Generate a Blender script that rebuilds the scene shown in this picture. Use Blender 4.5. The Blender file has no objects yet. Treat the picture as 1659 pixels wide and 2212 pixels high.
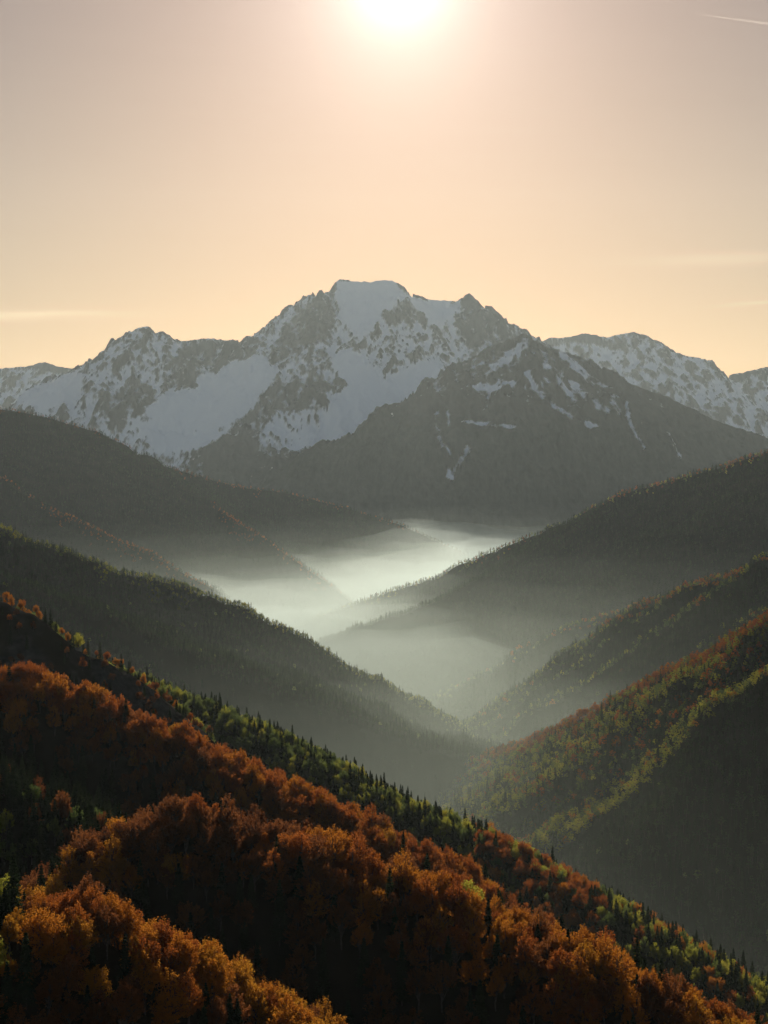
import bpy, math, random
import numpy as np
from mathutils import Vector, Matrix

rng = np.random.default_rng(11)
random.seed(5)
scene = bpy.context.scene
COL = scene.collection
R = math.radians

# ------------------------------------------------------------------ camera numbers
CAM_Z = 800.0
FPX = 3072.0                       # focal length for a frame 1659 wide, 2212 high
PITCH = math.atan(88 / FPX)
CP, SP = math.cos(PITCH), math.sin(PITCH)
SUN_EL, SUN_AZ = R(19.0), R(0.6)
SUN_DIR = Vector((math.sin(SUN_AZ) * math.cos(SUN_EL), math.cos(SUN_AZ) * math.cos(SUN_EL), math.sin(SUN_EL)))


def pt(u, v, Y):
    """the point at distance Y that is seen in direction (u, v)"""
    x = (u - 829.5) / FPX
    y = -(v - 1106.0) / FPX
    dy = CP + y * SP
    dz = -SP + y * CP
    t = Y / dy
    return (x * t, Y, CAM_Z + dz * t)


def proj(X, Y, Z):
    z = Z - CAM_Z
    f = Y * CP - z * SP
    up = Y * SP + z * CP
    f = np.maximum(f, 1.0)
    return 829.5 + FPX * X / f, 1106.0 - FPX * up / f, f


# ------------------------------------------------------------------ noise
def _hash(ix, iy, seed):
    h = (ix.astype(np.int64) * 374761393 + iy.astype(np.int64) * 668265263 + seed * 1274126177) & 0xFFFFFFFF
    h = ((h ^ (h >> 13)) * 1274126177) & 0xFFFFFFFF
    h = (h ^ (h >> 16)) & 0xFFFFFFFF
    return h


def perlin(x, y, seed=0):
    x0 = np.floor(x); y0 = np.floor(y)
    fx = x - x0; fy = y - y0
    ix = x0.astype(np.int64); iy = y0.astype(np.int64)

    def g(dx, dy):
        a = _hash(ix + dx, iy + dy, seed) * (2 * math.pi / 4294967296.0)
        return np.cos(a) * (fx - dx) + np.sin(a) * (fy - dy)
    u = fx * fx * fx * (fx * (fx * 6 - 15) + 10)
    v = fy * fy * fy * (fy * (fy * 6 - 15) + 10)
    a = g(0, 0); b = g(1, 0); c = g(0, 1); d = g(1, 1)
    return 1.5 * ((a + (b - a) * u) + ((c + (d - c) * u) - (a + (b - a) * u)) * v)


def fbm(x, y, scale, octaves=5, seed=0, gain=0.5):
    s = np.zeros_like(x); a = 1.0; f = 1.0 / scale; t = 0
    for o in range(octaves):
        s += a * perlin(x * f + 17.3 * o, y * f - 9.1 * o, seed + o); t += a
        a *= gain; f *= 2.03
    return s / t * 1.3


def ridged(x, y, scale, octaves=5, seed=0, gain=0.55):
    s = np.zeros_like(x); a = 1.0; f = 1.0 / scale; t = 0; w = np.ones_like(x)
    for o in range(octaves):
        n = 1.0 - np.abs(perlin(x * f + 7.7 * o, y * f + 3.9 * o, seed + o)) * 1.6
        n = np.clip(n, 0, 1) ** 2
        s += a * n * w; t += a
        w = np.clip(n * 1.6, 0, 1)
        a *= gain; f *= 2.07
    return s / t


def sstep(a, b, x):
    t = np.clip((x - a) / (b - a), 0, 1)
    return t * t * (3 - 2 * t)


# ------------------------------------------------------------------ mesh helpers
def mesh_np(name, verts, faces, smooth=False, mats=(), mat_idx=None):
    verts = np.asarray(verts, np.float32); faces = np.asarray(faces, np.int32)
    me = bpy.data.meshes.new(name)
    k = faces.shape[1]
    me.vertices.add(len(verts)); me.vertices.foreach_set('co', verts.ravel())
    me.loops.add(faces.size); me.loops.foreach_set('vertex_index', faces.ravel())
    me.polygons.add(len(faces))
    me.polygons.foreach_set('loop_start', np.arange(0, faces.size, k, dtype=np.int32))
    try:
        me.polygons.foreach_set('loop_total', np.full(len(faces), k, np.int32))
    except Exception:
        pass
    if smooth:
        me.polygons.foreach_set('use_smooth', np.ones(len(faces), bool))
    for m in mats:
        me.materials.append(m)
    if mat_idx is not None:
        me.polygons.foreach_set('material_index', np.asarray(mat_idx, np.int32))
    me.update(calc_edges=True)
    return me


def link(name, me, parent=None, label=None, cat=None, group=None, kind=None):
    o = bpy.data.objects.new(name, me)
    COL.objects.link(o)
    if parent is not None:
        o.parent = parent
    if label: o['label'] = label
    if cat: o['category'] = cat
    if group: o['group'] = group
    if kind: o['kind'] = kind
    return o


# ------------------------------------------------------------------ materials
def new_mat(name):
    m = bpy.data.materials.new(name); m.use_nodes = True
    nt = m.node_tree; nt.nodes.clear()
    out = nt.nodes.new('ShaderNodeOutputMaterial')
    return m, nt, out


def N(nt, typ, **kw):
    n = nt.nodes.new(typ)
    for k, v in kw.items():
        setattr(n, k, v)
    return n


def mathn(nt, op, a, b=None, c=None, clamp=False):
    n = nt.nodes.new('ShaderNodeMath'); n.operation = op; n.use_clamp = clamp
    for i, v in enumerate((a, b, c)):
        if v is None: continue
        if isinstance(v, (int, float)): n.inputs[i].default_value = v
        else: nt.links.new(v, n.inputs[i])
    return n.outputs[0]


def ramp(nt, fac, stops):
    n = nt.nodes.new('ShaderNodeValToRGB')
    e = n.color_ramp.elements
    while len(e) < len(stops): e.new(0.5)
    for el, (p, c) in zip(e, stops):
        el.position = p; el.color = (*c, 1.0)
    nt.links.new(fac, n.inputs[0])
    return n.outputs[0]


def leaf_mat(name, ca, cb, cc, trans=0.5, gain=1.0):
    """foliage: three tones picked per tree, clumps of leaves a little lighter and darker, light passing through the leaf"""
    m, nt, out = new_mat(name)
    oi = N(nt, 'ShaderNodeObjectInfo')
    tc = N(nt, 'ShaderNodeTexCoord')
    nz = N(nt, 'ShaderNodeTexNoise'); nz.inputs['Scale'].default_value = 0.55; nz.inputs['Detail'].default_value = 3
    nt.links.new(tc.outputs['Object'], nz.inputs['Vector'])
    f = mathn(nt, 'MULTIPLY_ADD', nz.outputs['Fac'], 0.9, -0.45)
    f = mathn(nt, 'ADD', f, oi.outputs['Random'], clamp=True)
    col = ramp(nt, f, [(0.0, ca), (0.5, cb), (1.0, cc)])
    d = N(nt, 'ShaderNodeBsdfDiffuse'); t = N(nt, 'ShaderNodeBsdfTranslucent')
    nt.links.new(col, d.inputs['Color'])
    br = N(nt, 'ShaderNodeVectorMath', operation='SCALE'); br.inputs['Scale'].default_value = gain
    nt.links.new(col, br.inputs[0]); nt.links.new(br.outputs[0], t.inputs['Color'])
    mx = N(nt, 'ShaderNodeMixShader'); mx.inputs[0].default_value = trans
    nt.links.new(d.outputs[0], mx.inputs[1]); nt.links.new(t.outputs[0], mx.inputs[2])
    nt.links.new(mx.outputs[0], out.inputs['Surface'])
    return m


LEAF = {
    'copper': leaf_mat('copper_leaves', (.055, .020, .008), (.08, .029, .010), (.10, .038, .012), .6, 4.2),
    'rust': leaf_mat('rust_leaves', (.10, .029, .007), (.135, .042, .009), (.15, .050, .009), .6, 4.2),
    'orange': leaf_mat('orange_leaves', (.14, .050, .007), (.18, .070, .009), (.185, .076, .009), .6, 4.1),
    'golden': leaf_mat('golden_leaves', (.15, .064, .008), (.18, .082, .009), (.20, .098, .011), .6, 3.8),
    'yellowgreen': leaf_mat('yellow_green_leaves', (.065, .070, .012), (.095, .095, .014), (.12, .108, .016), .74, 5.0),
    'green': leaf_mat('green_leaves', (.028, .040, .012), (.042, .054, .015), (.058, .068, .017), .7, 4.8),
    'deepgreen': leaf_mat('deep_green_leaves', (.018, .030, .014), (.024, .037, .016), (.032, .045, .017), .5, 2.6),
    'spruce': leaf_mat('spruce_needles', (.010, .017, .009), (.014, .022, .010), (.020, .028, .011), .4, 2.8),
}


def bark_mat():
    m, nt, out = new_mat('bark')
    tc = N(nt, 'ShaderNodeTexCoord')
    nz = N(nt, 'ShaderNodeTexNoise'); nz.inputs['Scale'].default_value = 2.0
    nt.links.new(tc.outputs['Object'], nz.inputs['Vector'])
    c = ramp(nt, nz.outputs['Fac'], [(.3, (.045, .035, .03)), (.7, (.12, .10, .088))])
    d = N(nt, 'ShaderNodeBsdfDiffuse'); nt.links.new(c, d.inputs['Color'])
    nt.links.new(d.outputs[0], out.inputs['Surface'])
    return m


BARK = bark_mat()


def hill_mat(name, c0, c1, scale=0.02, rock=None):
    """forest floor seen between the trees: litter and moss in patches, bare rock where the vertex attribute says so"""
    m, nt, out = new_mat(name)
    g = N(nt, 'ShaderNodeNewGeometry')
    nz = N(nt, 'ShaderNodeTexNoise'); nz.inputs['Scale'].default_value = scale; nz.inputs['Detail'].default_value = 8
    nz.inputs['Roughness'].default_value = .65
    nt.links.new(g.outputs['Position'], nz.inputs['Vector'])
    c = ramp(nt, nz.outputs['Fac'], [(.35, c0), (.65, c1)])
    if rock:
        at = N(nt, 'ShaderNodeAttribute'); at.attribute_name = 'rock'
        n2 = N(nt, 'ShaderNodeTexNoise'); n2.inputs['Scale'].default_value = .18; n2.inputs['Detail'].default_value = 8
        nt.links.new(g.outputs['Position'], n2.inputs['Vector'])
        rc = ramp(nt, n2.outputs['Fac'], [(.3, (.016, .015, .013)), (.55, rock), (.75, tuple(min(1, k * 1.8) for k in rock))])
        mx = N(nt, 'ShaderNodeMix', data_type='RGBA')
        nt.links.new(at.outputs['Fac'], mx.inputs[0]); nt.links.new(c, mx.inputs[6]); nt.links.new(rc, mx.inputs[7])
        c = mx.outputs[2]
    d = N(nt, 'ShaderNodeBsdfDiffuse'); nt.links.new(c, d.inputs['Color'])
    bp = N(nt, 'ShaderNodeBump'); bp.inputs['Strength'].default_value = .6; bp.inputs['Distance'].default_value = 3
    nt.links.new(nz.outputs['Fac'], bp.inputs['Height']); nt.links.new(bp.outputs[0], d.inputs['Normal'])
    nt.links.new(d.outputs[0], out.inputs['Surface'])
    return m


def mountain_mat(name, rock0, rock1, wood, grain):
    """rock with snow: attribute 'snow' is how much lies, broken up by fine noise; attribute 'wood' is the forest belt below"""
    m, nt, out = new_mat(name)
    g = N(nt, 'ShaderNodeNewGeometry')
    mp = N(nt, 'ShaderNodeMapping'); mp.inputs['Scale'].default_value = (1, .28, .28)
    nt.links.new(g.outputs['Position'], mp.inputs['Vector'])
    n1 = N(nt, 'ShaderNodeTexNoise'); n1.inputs['Scale'].default_value = grain; n1.inputs['Detail'].default_value = 7
    n1.inputs['Roughness'].default_value = .74
    n2 = N(nt, 'ShaderNodeTexNoise'); n2.inputs['Scale'].default_value = grain * .3; n2.inputs['Detail'].default_value = 6
    nt.links.new(mp.outputs[0], n1.inputs['Vector']); nt.links.new(mp.outputs[0], n2.inputs['Vector'])
    sn = N(nt, 'ShaderNodeAttribute'); sn.attribute_name = 'snow'
    wd = N(nt, 'ShaderNodeAttribute'); wd.attribute_name = 'wood'
    k = mathn(nt, 'MULTIPLY_ADD', n1.outputs['Fac'], 1.7, -.85)
    k = mathn(nt, 'ADD', sn.outputs['Fac'], k)
    k = mathn(nt, 'SUBTRACT', k, .40)
    k = mathn(nt, 'MULTIPLY', k, 3.2, clamp=True)
    rock = ramp(nt, n2.outputs['Fac'], [(.35, rock0), (.65, rock1)])
    forest = ramp(nt, n1.outputs['Fac'], [(.35, wood), (.7, tuple(2.2 * c for c in wood))])
    m1 = N(nt, 'ShaderNodeMix', data_type='RGBA')
    nt.links.new(wd.outputs['Fac'], m1.inputs[0]); nt.links.new(rock, m1.inputs[6]); nt.links.new(forest, m1.inputs[7])
    m2 = N(nt, 'ShaderNodeMix', data_type='RGBA'); m2.inputs[7].default_value = (.90, .90, .92, 1)
    nt.links.new(k, m2.inputs[0]); nt.links.new(m1.outputs[2], m2.inputs[6])
    d = N(nt, 'ShaderNodeBsdfDiffuse'); nt.links.new(m2.outputs[2], d.inputs['Color'])
    bp = N(nt, 'ShaderNodeBump'); bp.inputs['Strength'].default_value = .7; bp.inputs['Distance'].default_value = 14
    inv = mathn(nt, 'MULTIPLY_ADD', k, -.8, 1.0, clamp=True)
    hb = mathn(nt, 'MULTIPLY', n1.outputs['Fac'], inv)
    nt.links.new(hb, bp.inputs['Height']); nt.links.new(bp.outputs[0], d.inputs['Normal'])
    nt.links.new(d.outputs[0], out.inputs['Surface'])
    return m


# ------------------------------------------------------------------ terrain
class Spine:
    def __init__(s, pts, lift=0, sf=.6, sb=.6, r=20, name=''):
        p = np.array([pt(*q) for q in pts]); p[:, 2] -= lift
        s.p = p; s.sf = sf; s.sb = sb; s.r = r; s.name = name

    def tent(s, X, Y):
        best = np.full(X.shape, -1e9); dist = np.full(X.shape, 1e9)
        for a, b in zip(s.p[:-1], s.p[1:]):
            ex, ey = b[0] - a[0], b[1] - a[1]
            L2 = ex * ex + ey * ey + 1e-9
            t = np.clip(((X - a[0]) * ex + (Y - a[1]) * ey) / L2, 0, 1)
            qx = a[0] + t * ex; qy = a[1] + t * ey; qz = a[2] + t * (b[2] - a[2])
            d = np.hypot(X - qx, Y - qy)
            sl = np.where(Y < qy, s.sf, s.sb)
            z = qz - sl * (np.sqrt(d * d + s.r * s.r) - s.r)
            k = z > best
            best = np.where(k, z, best); dist = np.where(k, np.where(Y < qy, d, -d), dist)
        return best, dist


class Terrain:
    """a height field over x, y"""
    def __init__(s, x0, x1, y0, y1, step, spines, noise, floor=100.0):
        s.x0, s.y0, s.step = x0, y0, step
        nx = int((x1 - x0) / step) + 1; ny = int((y1 - y0) / step) + 1
        s.X, s.Y = np.meshgrid(x0 + step * np.arange(nx, dtype=float), y0 + step * np.arange(ny, dtype=float))
        Z = np.full(s.X.shape, -1e9); W = np.zeros(s.X.shape, int); D = np.full(s.X.shape, 1e9)
        for i, sp in enumerate(spines):
            z, d = sp.tent(s.X, s.Y)
            k = z > Z
            Z = np.where(k, z, Z); W = np.where(k, i, W); D = np.where(k, d, D)
        s.W, s.D, s.spines = W, D, spines
        s.base = Z
        s.Z = np.maximum(noise(s.X, s.Y, Z, D), floor - 40)

    def at(s, A, x, y):
        fx = np.clip((x - s.x0) / s.step, 0, s.X.shape[1] - 1.001); fy = np.clip((y - s.y0) / s.step, 0, s.X.shape[0] - 1.001)
        i = fx.astype(int); j = fy.astype(int); u = fx - i; v = fy - j
        return (A[j, i] * (1 - u) + A[j, i + 1] * u) * (1 - v) + (A[j + 1, i] * (1 - u) + A[j + 1, i + 1] * u) * v

    def near(s, A, x, y):
        i = np.clip(((x - s.x0) / s.step + .5).astype(int), 0, s.X.shape[1] - 1)
        j = np.clip(((y - s.y0) / s.step + .5).astype(int), 0, s.X.shape[0] - 1)
        return A[j, i]

    def mesh(s, name, mat, attrs=()):
        ny, nx = s.X.shape
        v = np.stack([s.X, s.Y, s.Z], -1).reshape(-1, 3)
        idx = np.arange(nx * ny).reshape(ny, nx)
        f = np.stack([idx[:-1, :-1], idx[:-1, 1:], idx[1:, 1:], idx[1:, :-1]], -1).reshape(-1, 4)
        low = (s.Z.reshape(-1)[f] > 65).any(1)
        f = f[low]
        me = mesh_np(name, v, f, True, (mat,))
        for n, A in attrs:
            at = me.attributes.new(n, 'FLOAT', 'POINT')
            at.data.foreach_set('value', A.reshape(-1).astype(np.float32))
        return me


ZB_W, ZB_H = 540, 700              # a depth map of the bare terrain, to know which trees can show
ZB_S = 1659 * 1.24 / ZB_W
ZB_U0, ZB_V0 = 829.5 - 1659 * .62, -200.0
zbuf = np.full((ZB_H, ZB_W), 1e9)


def zsplat(T):
    for sub in range(2):
        X, Y, Z = (T.X, T.Y, T.Z) if sub == 0 else (.5 * (T.X[1:, 1:] + T.X[:-1, :-1]), .5 * (T.Y[1:, 1:] + T.Y[:-1, :-1]), .5 * (T.Z[1:, 1:] + T.Z[:-1, :-1]))
        u, v, f = proj(X.ravel(), Y.ravel(), Z.ravel())
        i = ((u - ZB_U0) / ZB_S).astype(int); j = ((v - ZB_V0) / ZB_S).astype(int)
        k = (i >= 0) & (i < ZB_W) & (j >= 0) & (j < ZB_H) & (Y.ravel() > 60)
        np.minimum.at(zbuf, (j[k], i[k]), f[k])


def zfill():
    global zbuf
    p = np.pad(zbuf, 1, constant_values=1e9)
    m = zbuf.copy()
    for a in range(3):
        for b in range(3):
            m = np.minimum(m, p[a:a + ZB_H, b:b + ZB_W])
    zbuf = np.where(zbuf > 1e8, m, zbuf)


def can_show(x, y, z, h):
    """is a point h above z in sight over the terrain"""
    u, v, f = proj(x, y, z + h)
    i = ((u - ZB_U0) / ZB_S).astype(int); j = ((v - ZB_V0) / ZB_S).astype(int)
    ok = (i >= 0) & (i < ZB_W) & (j >= 0)
    jj = np.clip(j, 0, ZB_H - 1); ii = np.clip(i, 0, ZB_W - 1)
    return ok & (j < ZB_H + 80) & (f < zbuf[jj, ii] * 1.02 + 25)


def snoise(amp, scale, seed, rid=0, rscale=200, crest=90, octv=5):
    def fn(X, Y, Z, D):
        w = sstep(0, crest, np.abs(D)) * .92 + .08
        z = Z + amp * w * (fbm(X, Y, scale, octv, seed) - .3)
        if rid:
            z = z + rid * w * (ridged(X, Y * .45, rscale, 4, seed + 40) - .75)
        return z
    return fn


# near hillside ------------------------------------------------------
E4 = Spine([(-160, 1850, 370), (0, 1862, 370), (50, 1868, 375), (120, 1870, 380), (180, 1888, 380), (240, 1928, 380), (300, 1958, 380), (350, 1985, 385),
            (420, 2032, 390), (480, 2070, 390), (540, 2100, 390), (600, 2142, 390), (650, 2182, 390), (720, 2216, 390), (820, 2290, 385)], 19, 1.15, .85, 16, 'lowest')
E3 = Spine([(170, 1860, 500), (210, 1838, 500), (250, 1775, 505), (300, 1735, 510), (380, 1703, 515), (430, 1703, 515), (520, 1728, 515), (600, 1763, 510),
            (700, 1793, 505), (800, 1828, 500), (900, 1858, 495), (1000, 1893, 490), (1080, 1943, 480), (1180, 1990, 470), (1270, 2013, 465),
            (1340, 2053, 460), (1420, 2103, 455), (1520, 2143, 450), (1600, 2173, 450), (1760, 2240, 450)], 17, 1.1, .85, 20, 'middle')
E2b = Spine([(-160, 1560, 610), (0, 1640, 600), (80, 1680, 590), (150, 1720, 580), (220, 1742, 570), (300, 1775, 560)], 16, .9, .7, 16, 'conifer')
E2 = Spine([(-160, 1365, 725), (0, 1408, 720), (50, 1412, 720), (100, 1432, 720), (150, 1458, 720), (200, 1483, 715), (240, 1518, 710), (300, 1528, 710),
            (380, 1543, 710), (450, 1578, 705), (520, 1618, 700), (600, 1658, 690), (700, 1698, 680), (760, 1728, 670), (830, 1768, 660),
            (900, 1800, 650), (960, 1860, 630), (1020, 1925, 620)], 20, 1.05, .8, 20, 'upper')
E1 = Spine([(-160, 1235, 900), (0, 1287, 900), (60, 1313, 900), (110, 1353, 900), (150, 1397, 900), (210, 1412, 900), (260, 1437, 905), (300, 1467, 910),
            (340, 1500, 920), (385, 1540, 930)], 3, .85, 1.3, 8, 'crag')
E0 = Spine([(230, 1420, 1180), (280, 1445, 1150), (340, 1473, 1130), (400, 1488, 1110), (450, 1508, 1090), (520, 1538, 1060), (600, 1578, 1020), (640, 1598, 1000),
            (700, 1633, 970), (760, 1668, 950), (830, 1698, 920), (900, 1728, 900), (960, 1753, 880), (1020, 1778, 860), (1080, 1808, 840),
            (1150, 1848, 820), (1200, 1873, 800), (1260, 1908, 780), (1320, 1953, 760), (1400, 1998, 740), (1470, 2038, 720), (1550, 2078, 700),
            (1620, 2118, 690), (1780, 2200, 680)], 13, .8, .7, 22, 'far')
TE = Terrain(-340, 330, 200, 1420, 2.5, [E4, E3, E2b, E2, E1, E0], lambda X, Y, Z, D: snoise(8, 60, 3, crest=40)(X, Y, Z, D) + 1.2 * fbm(X, Y, 9, 3, 9))

# hills across the valley ----------------------------------------------
D2a = Spine([(1850, 1225, 1480), (1720, 1290, 1510), (1659, 1328, 1550), (1600, 1363, 1580), (1540, 1393, 1620), (1480, 1418, 1650), (1430, 1448, 1680), (1360, 1483, 1720),
             (1300, 1513, 1760), (1240, 1543, 1800), (1190, 1568, 1850), (1130, 1593, 1900), (1070, 1613, 1950), (1040, 1628, 1980), (980, 1660, 2000),
             (920, 1690, 2000), (860, 1740, 2000)], 12, .8, .75, 26)
D2d = Spine([(1270, 1580, 1740), (1180, 1615, 1780), (1110, 1645, 1820), (1040, 1680, 1850), (980, 1712, 1880)], 12, .9, .7, 14)
D2b = Spine([(1850, 1310, 1330), (1720, 1400, 1360), (1659, 1443, 1380), (1600, 1473, 1400), (1520, 1523, 1440), (1440, 1563, 1480), (1380, 1603, 1520), (1330, 1643, 1550),
             (1260, 1683, 1600), (1200, 1733, 1650), (1150, 1763, 1700), (1110, 1798, 1720), (1050, 1860, 1740)], 12, .85, .8, 22)
D2c = Spine([(1600, 1560, 1350), (1560, 1588, 1370), (1480, 1640, 1400), (1400, 1700, 1430), (1330, 1742, 1460), (1280, 1765, 1490), (1210, 1815, 1550), (1140, 1880, 1600)], 12, .9, .75, 16)
TD2 = Terrain(-60, 760, 900, 2320, 5, [D2a, D2d, D2b, D2c], snoise(16, 120, 21, 22, 110))

D1a = Spine([(1850, 1090, 2250), (1720, 1150, 2310), (1659, 1195, 2350), (1600, 1220, 2400), (1560, 1235, 2420), (1500, 1250, 2450), (1450, 1275, 2500), (1400, 1290, 2520),
             (1340, 1325, 2560), (1280, 1370, 2600), (1230, 1415, 2650), (1190, 1450, 2700), (1150, 1485, 2750), (1100, 1525, 2800), (1050, 1550, 2850),
             (1010, 1565, 2900), (950, 1600, 2950)], 12, .75, .7, 20)
D1b = Spine([(1850, 1200, 2050), (1720, 1272, 2100), (1659, 1300, 2130), (1600, 1330, 2160), (1540, 1372, 2200), (1480, 1402, 2230), (1420, 1422, 2270), (1340, 1455, 2310),
             (1280, 1505, 2360), (1200, 1565, 2430), (1140, 1610, 2480)], 12, .8, .75, 16)
TD1 = Terrain(60, 900, 1900, 3200, 7, [D1a, D1b], snoise(16, 160, 31, 20, 140))
D0a = Spine([(1560, 1230, 3000), (1400, 1290, 3050), (1310, 1322, 3100), (1240, 1342, 3120), (1150, 1382, 3150), (1080, 1432, 3200), (1030, 1482, 3250), (960, 1527, 3300), (900, 1570, 3340)], 12, .65, .6, 24)
TD0 = Terrain(0, 900, 2500, 3700, 9, [D0a], snoise(18, 160, 41, 20, 140))

C1a = Spine([(-240, 1050, 2280), (-80, 1095, 2300), (0, 1126, 2300), (50, 1150, 2310), (120, 1170, 2320), (190, 1195, 2330), (250, 1220, 2340), (310, 1233, 2350), (380, 1248, 2360),
             (440, 1270, 2380), (500, 1290, 2400), (560, 1320, 2410), (620, 1350, 2420), (660, 1370, 2430), (720, 1410, 2440), (780, 1445, 2450),
             (840, 1480, 2450), (880, 1505, 2450), (940, 1545, 2460), (1000, 1580, 2460), (1050, 1606, 2460), (1130, 1660, 2450)], 12, .62, .6, 24)
C1b = Spine([(-240, 1125, 1980), (-80, 1190, 1960), (0, 1230, 1950), (60, 1267, 1940), (120, 1308, 1940), (170, 1350, 1950)], 14, .62, .4, 25)
TC1 = Terrain(-900, 300, 1350, 2900, 7, [C1a, C1b], snoise(14, 150, 51, 16, 120))

B2a = Spine([(1850, 905, 3550), (1720, 945, 3600), (1659, 965, 3650), (1600, 985, 3700), (1545, 1005, 3750), (1500, 1015, 3780), (1430, 1035, 3800), (1350, 1055, 3850), (1290, 1085, 3900),
             (1200, 1128, 3950), (1100, 1168, 4000), (1050, 1188, 4050), (1000, 1208, 4100), (930, 1243, 4150), (850, 1268, 4200), (790, 1288, 4250),
             (720, 1313, 4300), (650, 1343, 4350), (590, 1375, 4350)], 12, .6, .6, 24)
B2b = Spine([(1300, 1125, 3700), (1250, 1165, 3700), (1180, 1203, 3720), (1080, 1248, 3760), (1000, 1288, 3800), (900, 1318, 3880), (840, 1358, 3920), (760, 1408, 4000), (700, 1450, 4050)], 12, .6, .4, 18)
TB2 = Terrain(-500, 1350, 2900, 4900, 10, [B2a, B2b], snoise(16, 200, 61, 18, 170))

B1a = Spine([(-240, 835, 5150), (-80, 860, 5200), (0, 877, 5250), (50, 884, 5250), (110, 897, 5300), (200, 924, 5350), (260, 949, 5400), (320, 989, 5450), (400, 1014, 5500),
             (470, 1034, 5550), (540, 1049, 5600), (610, 1056, 5650), (680, 1074, 5700), (740, 1089, 5750), (800, 1109, 5800), (850, 1124, 5850),
             (900, 1144, 5900), (980, 1180, 5950)], 11, .55, .6, 24)
B1b = Spine([(370, 1004, 5480), (430, 1053, 5250), (480, 1098, 5100), (530, 1133, 4950), (580, 1163, 4850), (640, 1208, 4750), (700, 1248, 4650), (780, 1310, 4550)], 11, .62, .7, 10)
B1c = Spine([(-240, 880, 4650), (-80, 970, 4600), (0, 1022, 4550), (60, 1063, 4500), (120, 1098, 4450), (160, 1113, 4400), (250, 1158, 4300), (330, 1188, 4200), (400, 1233, 4100),
             (430, 1250, 4050), (520, 1320, 3950)], 11, .6, .6, 12)
TB1 = Terrain(-2000, 400, 3500, 6500, 12, [B1a, B1b, B1c], snoise(24, 260, 71, 34, 220))

# ---- where the snow lies
def in_poly(u, v, poly, soft):
    """signed distance to a polygon, softened"""
    p = np.array(poly, float)
    inside = np.zeros(u.shape, bool); dmin = np.full(u.shape, 1e9)
    for a, b in zip(p, np.roll(p, -1, 0)):
        c = ((a[1] > v) != (b[1] > v)) & (u < (b[0] - a[0]) * (v - a[1]) / (b[1] - a[1] + 1e-9) + a[0])
        inside ^= c
        dmin = np.minimum(dmin, seg_d(u, v, a, b))
    sd = np.where(inside, dmin, -dmin)
    return sstep(-soft, soft, sd)


def seg_d(u, v, a, b):
    ex, ey = b[0] - a[0], b[1] - a[1]
    t = np.clip(((u - a[0]) * ex + (v - a[1]) * ey) / (ex * ex + ey * ey + 1e-9), 0, 1)
    return np.hypot(u - a[0] - t * ex, v - a[1] - t * ey)


def line_mask(u, v, pl, w):
    d = np.full(u.shape, 1e9)
    for a, b in zip(pl[:-1], pl[1:]):
        d = np.minimum(d, seg_d(u, v, a, b))
    return 1 - sstep(w * .5, w * 1.5, d)


SNOWFIELDS = [[(440, 818), (540, 773), (570, 773), (595, 808), (550, 863), (505, 918), (400, 925), (310, 893), (350, 858), (430, 838)],
              [(722, 610), (850, 606), (870, 640), (820, 690), (780, 735), (745, 690)],
              [(875, 630), (930, 648), (990, 650), (985, 673), (950, 705), (930, 692), (905, 668)],
              [(700, 748), (765, 758), (830, 818), (905, 783), (960, 793), (915, 838), (830, 890), (740, 950), (670, 965), (720, 888), (750, 833)],
              [(10, 862), (100, 830), (170, 805), (185, 815), (130, 870), (90, 885)],
              [(285, 905), (420, 930), (500, 925), (440, 965), (350, 975)]]
ROCKBANDS = [[(570, 768), (630, 683), (722, 618), (728, 683), (690, 733), (625, 773), (575, 798)],
             [(590, 823), (750, 818), (740, 838), (695, 863), (650, 888), (565, 898), (540, 912), (550, 863)],
             [(220, 888), (280, 818), (320, 828), (340, 858), (310, 888), (235, 923)],
             [(370, 773), (410, 778), (430, 818), (400, 843), (350, 833)],
             [(395, 742), (570, 735), (525, 778), (450, 798), (400, 763)],
             [(815, 663), (895, 670), (937, 683), (920, 703), (880, 695), (820, 690)],
             [(995, 640), (1045, 660), (1120, 710), (1110, 735), (1030, 752), (995, 740), (985, 690)],
             [(480, 900), (580, 890), (560, 950), (500, 990), (440, 980)],
             [(700, 735), (760, 745), (720, 790), (690, 790)]]


def mnoise(amp, scale, seed, smooth=()):
    """rock ribs and gullies running down a mountain face, worn smooth where snow fills the bowls"""
    def fn(X, Y, Z, D):
        u, v, f = proj(X.ravel(), Y.ravel(), Z.ravel())
        u = u.reshape(X.shape) + 9 * fbm(X, Y, 140, 3, 201); v = v.reshape(X.shape) + 9 * fbm(X, Y, 140, 3, 211)
        sm = np.zeros(X.shape)
        for p in smooth: sm = np.maximum(sm, in_poly(u, v, p, 14))
        w = sstep(0, 130, np.abs(D)) * .9 + .10
        k = 1 - .72 * sm
        wx = X + 40 * fbm(X, Y, 200, 3, seed + 60)
        z = Z + w * (amp * (1 - .5 * sm) * (ridged(wx, Y * .5, scale, 4, seed) - .5) + k * amp * .40 * (ridged(wx, Y * .30, scale * .30, 4, seed + 5) - .5))
        z = z + (w * .8 + .2) * k * amp * .17 * (ridged(wx + .25 * Y, Y * .35, scale * .11, 3, seed + 9) - .5)
        return z + 8 * (1 - w) * fbm(X, Y, 45, 3, seed + 7)
    return fn


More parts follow.
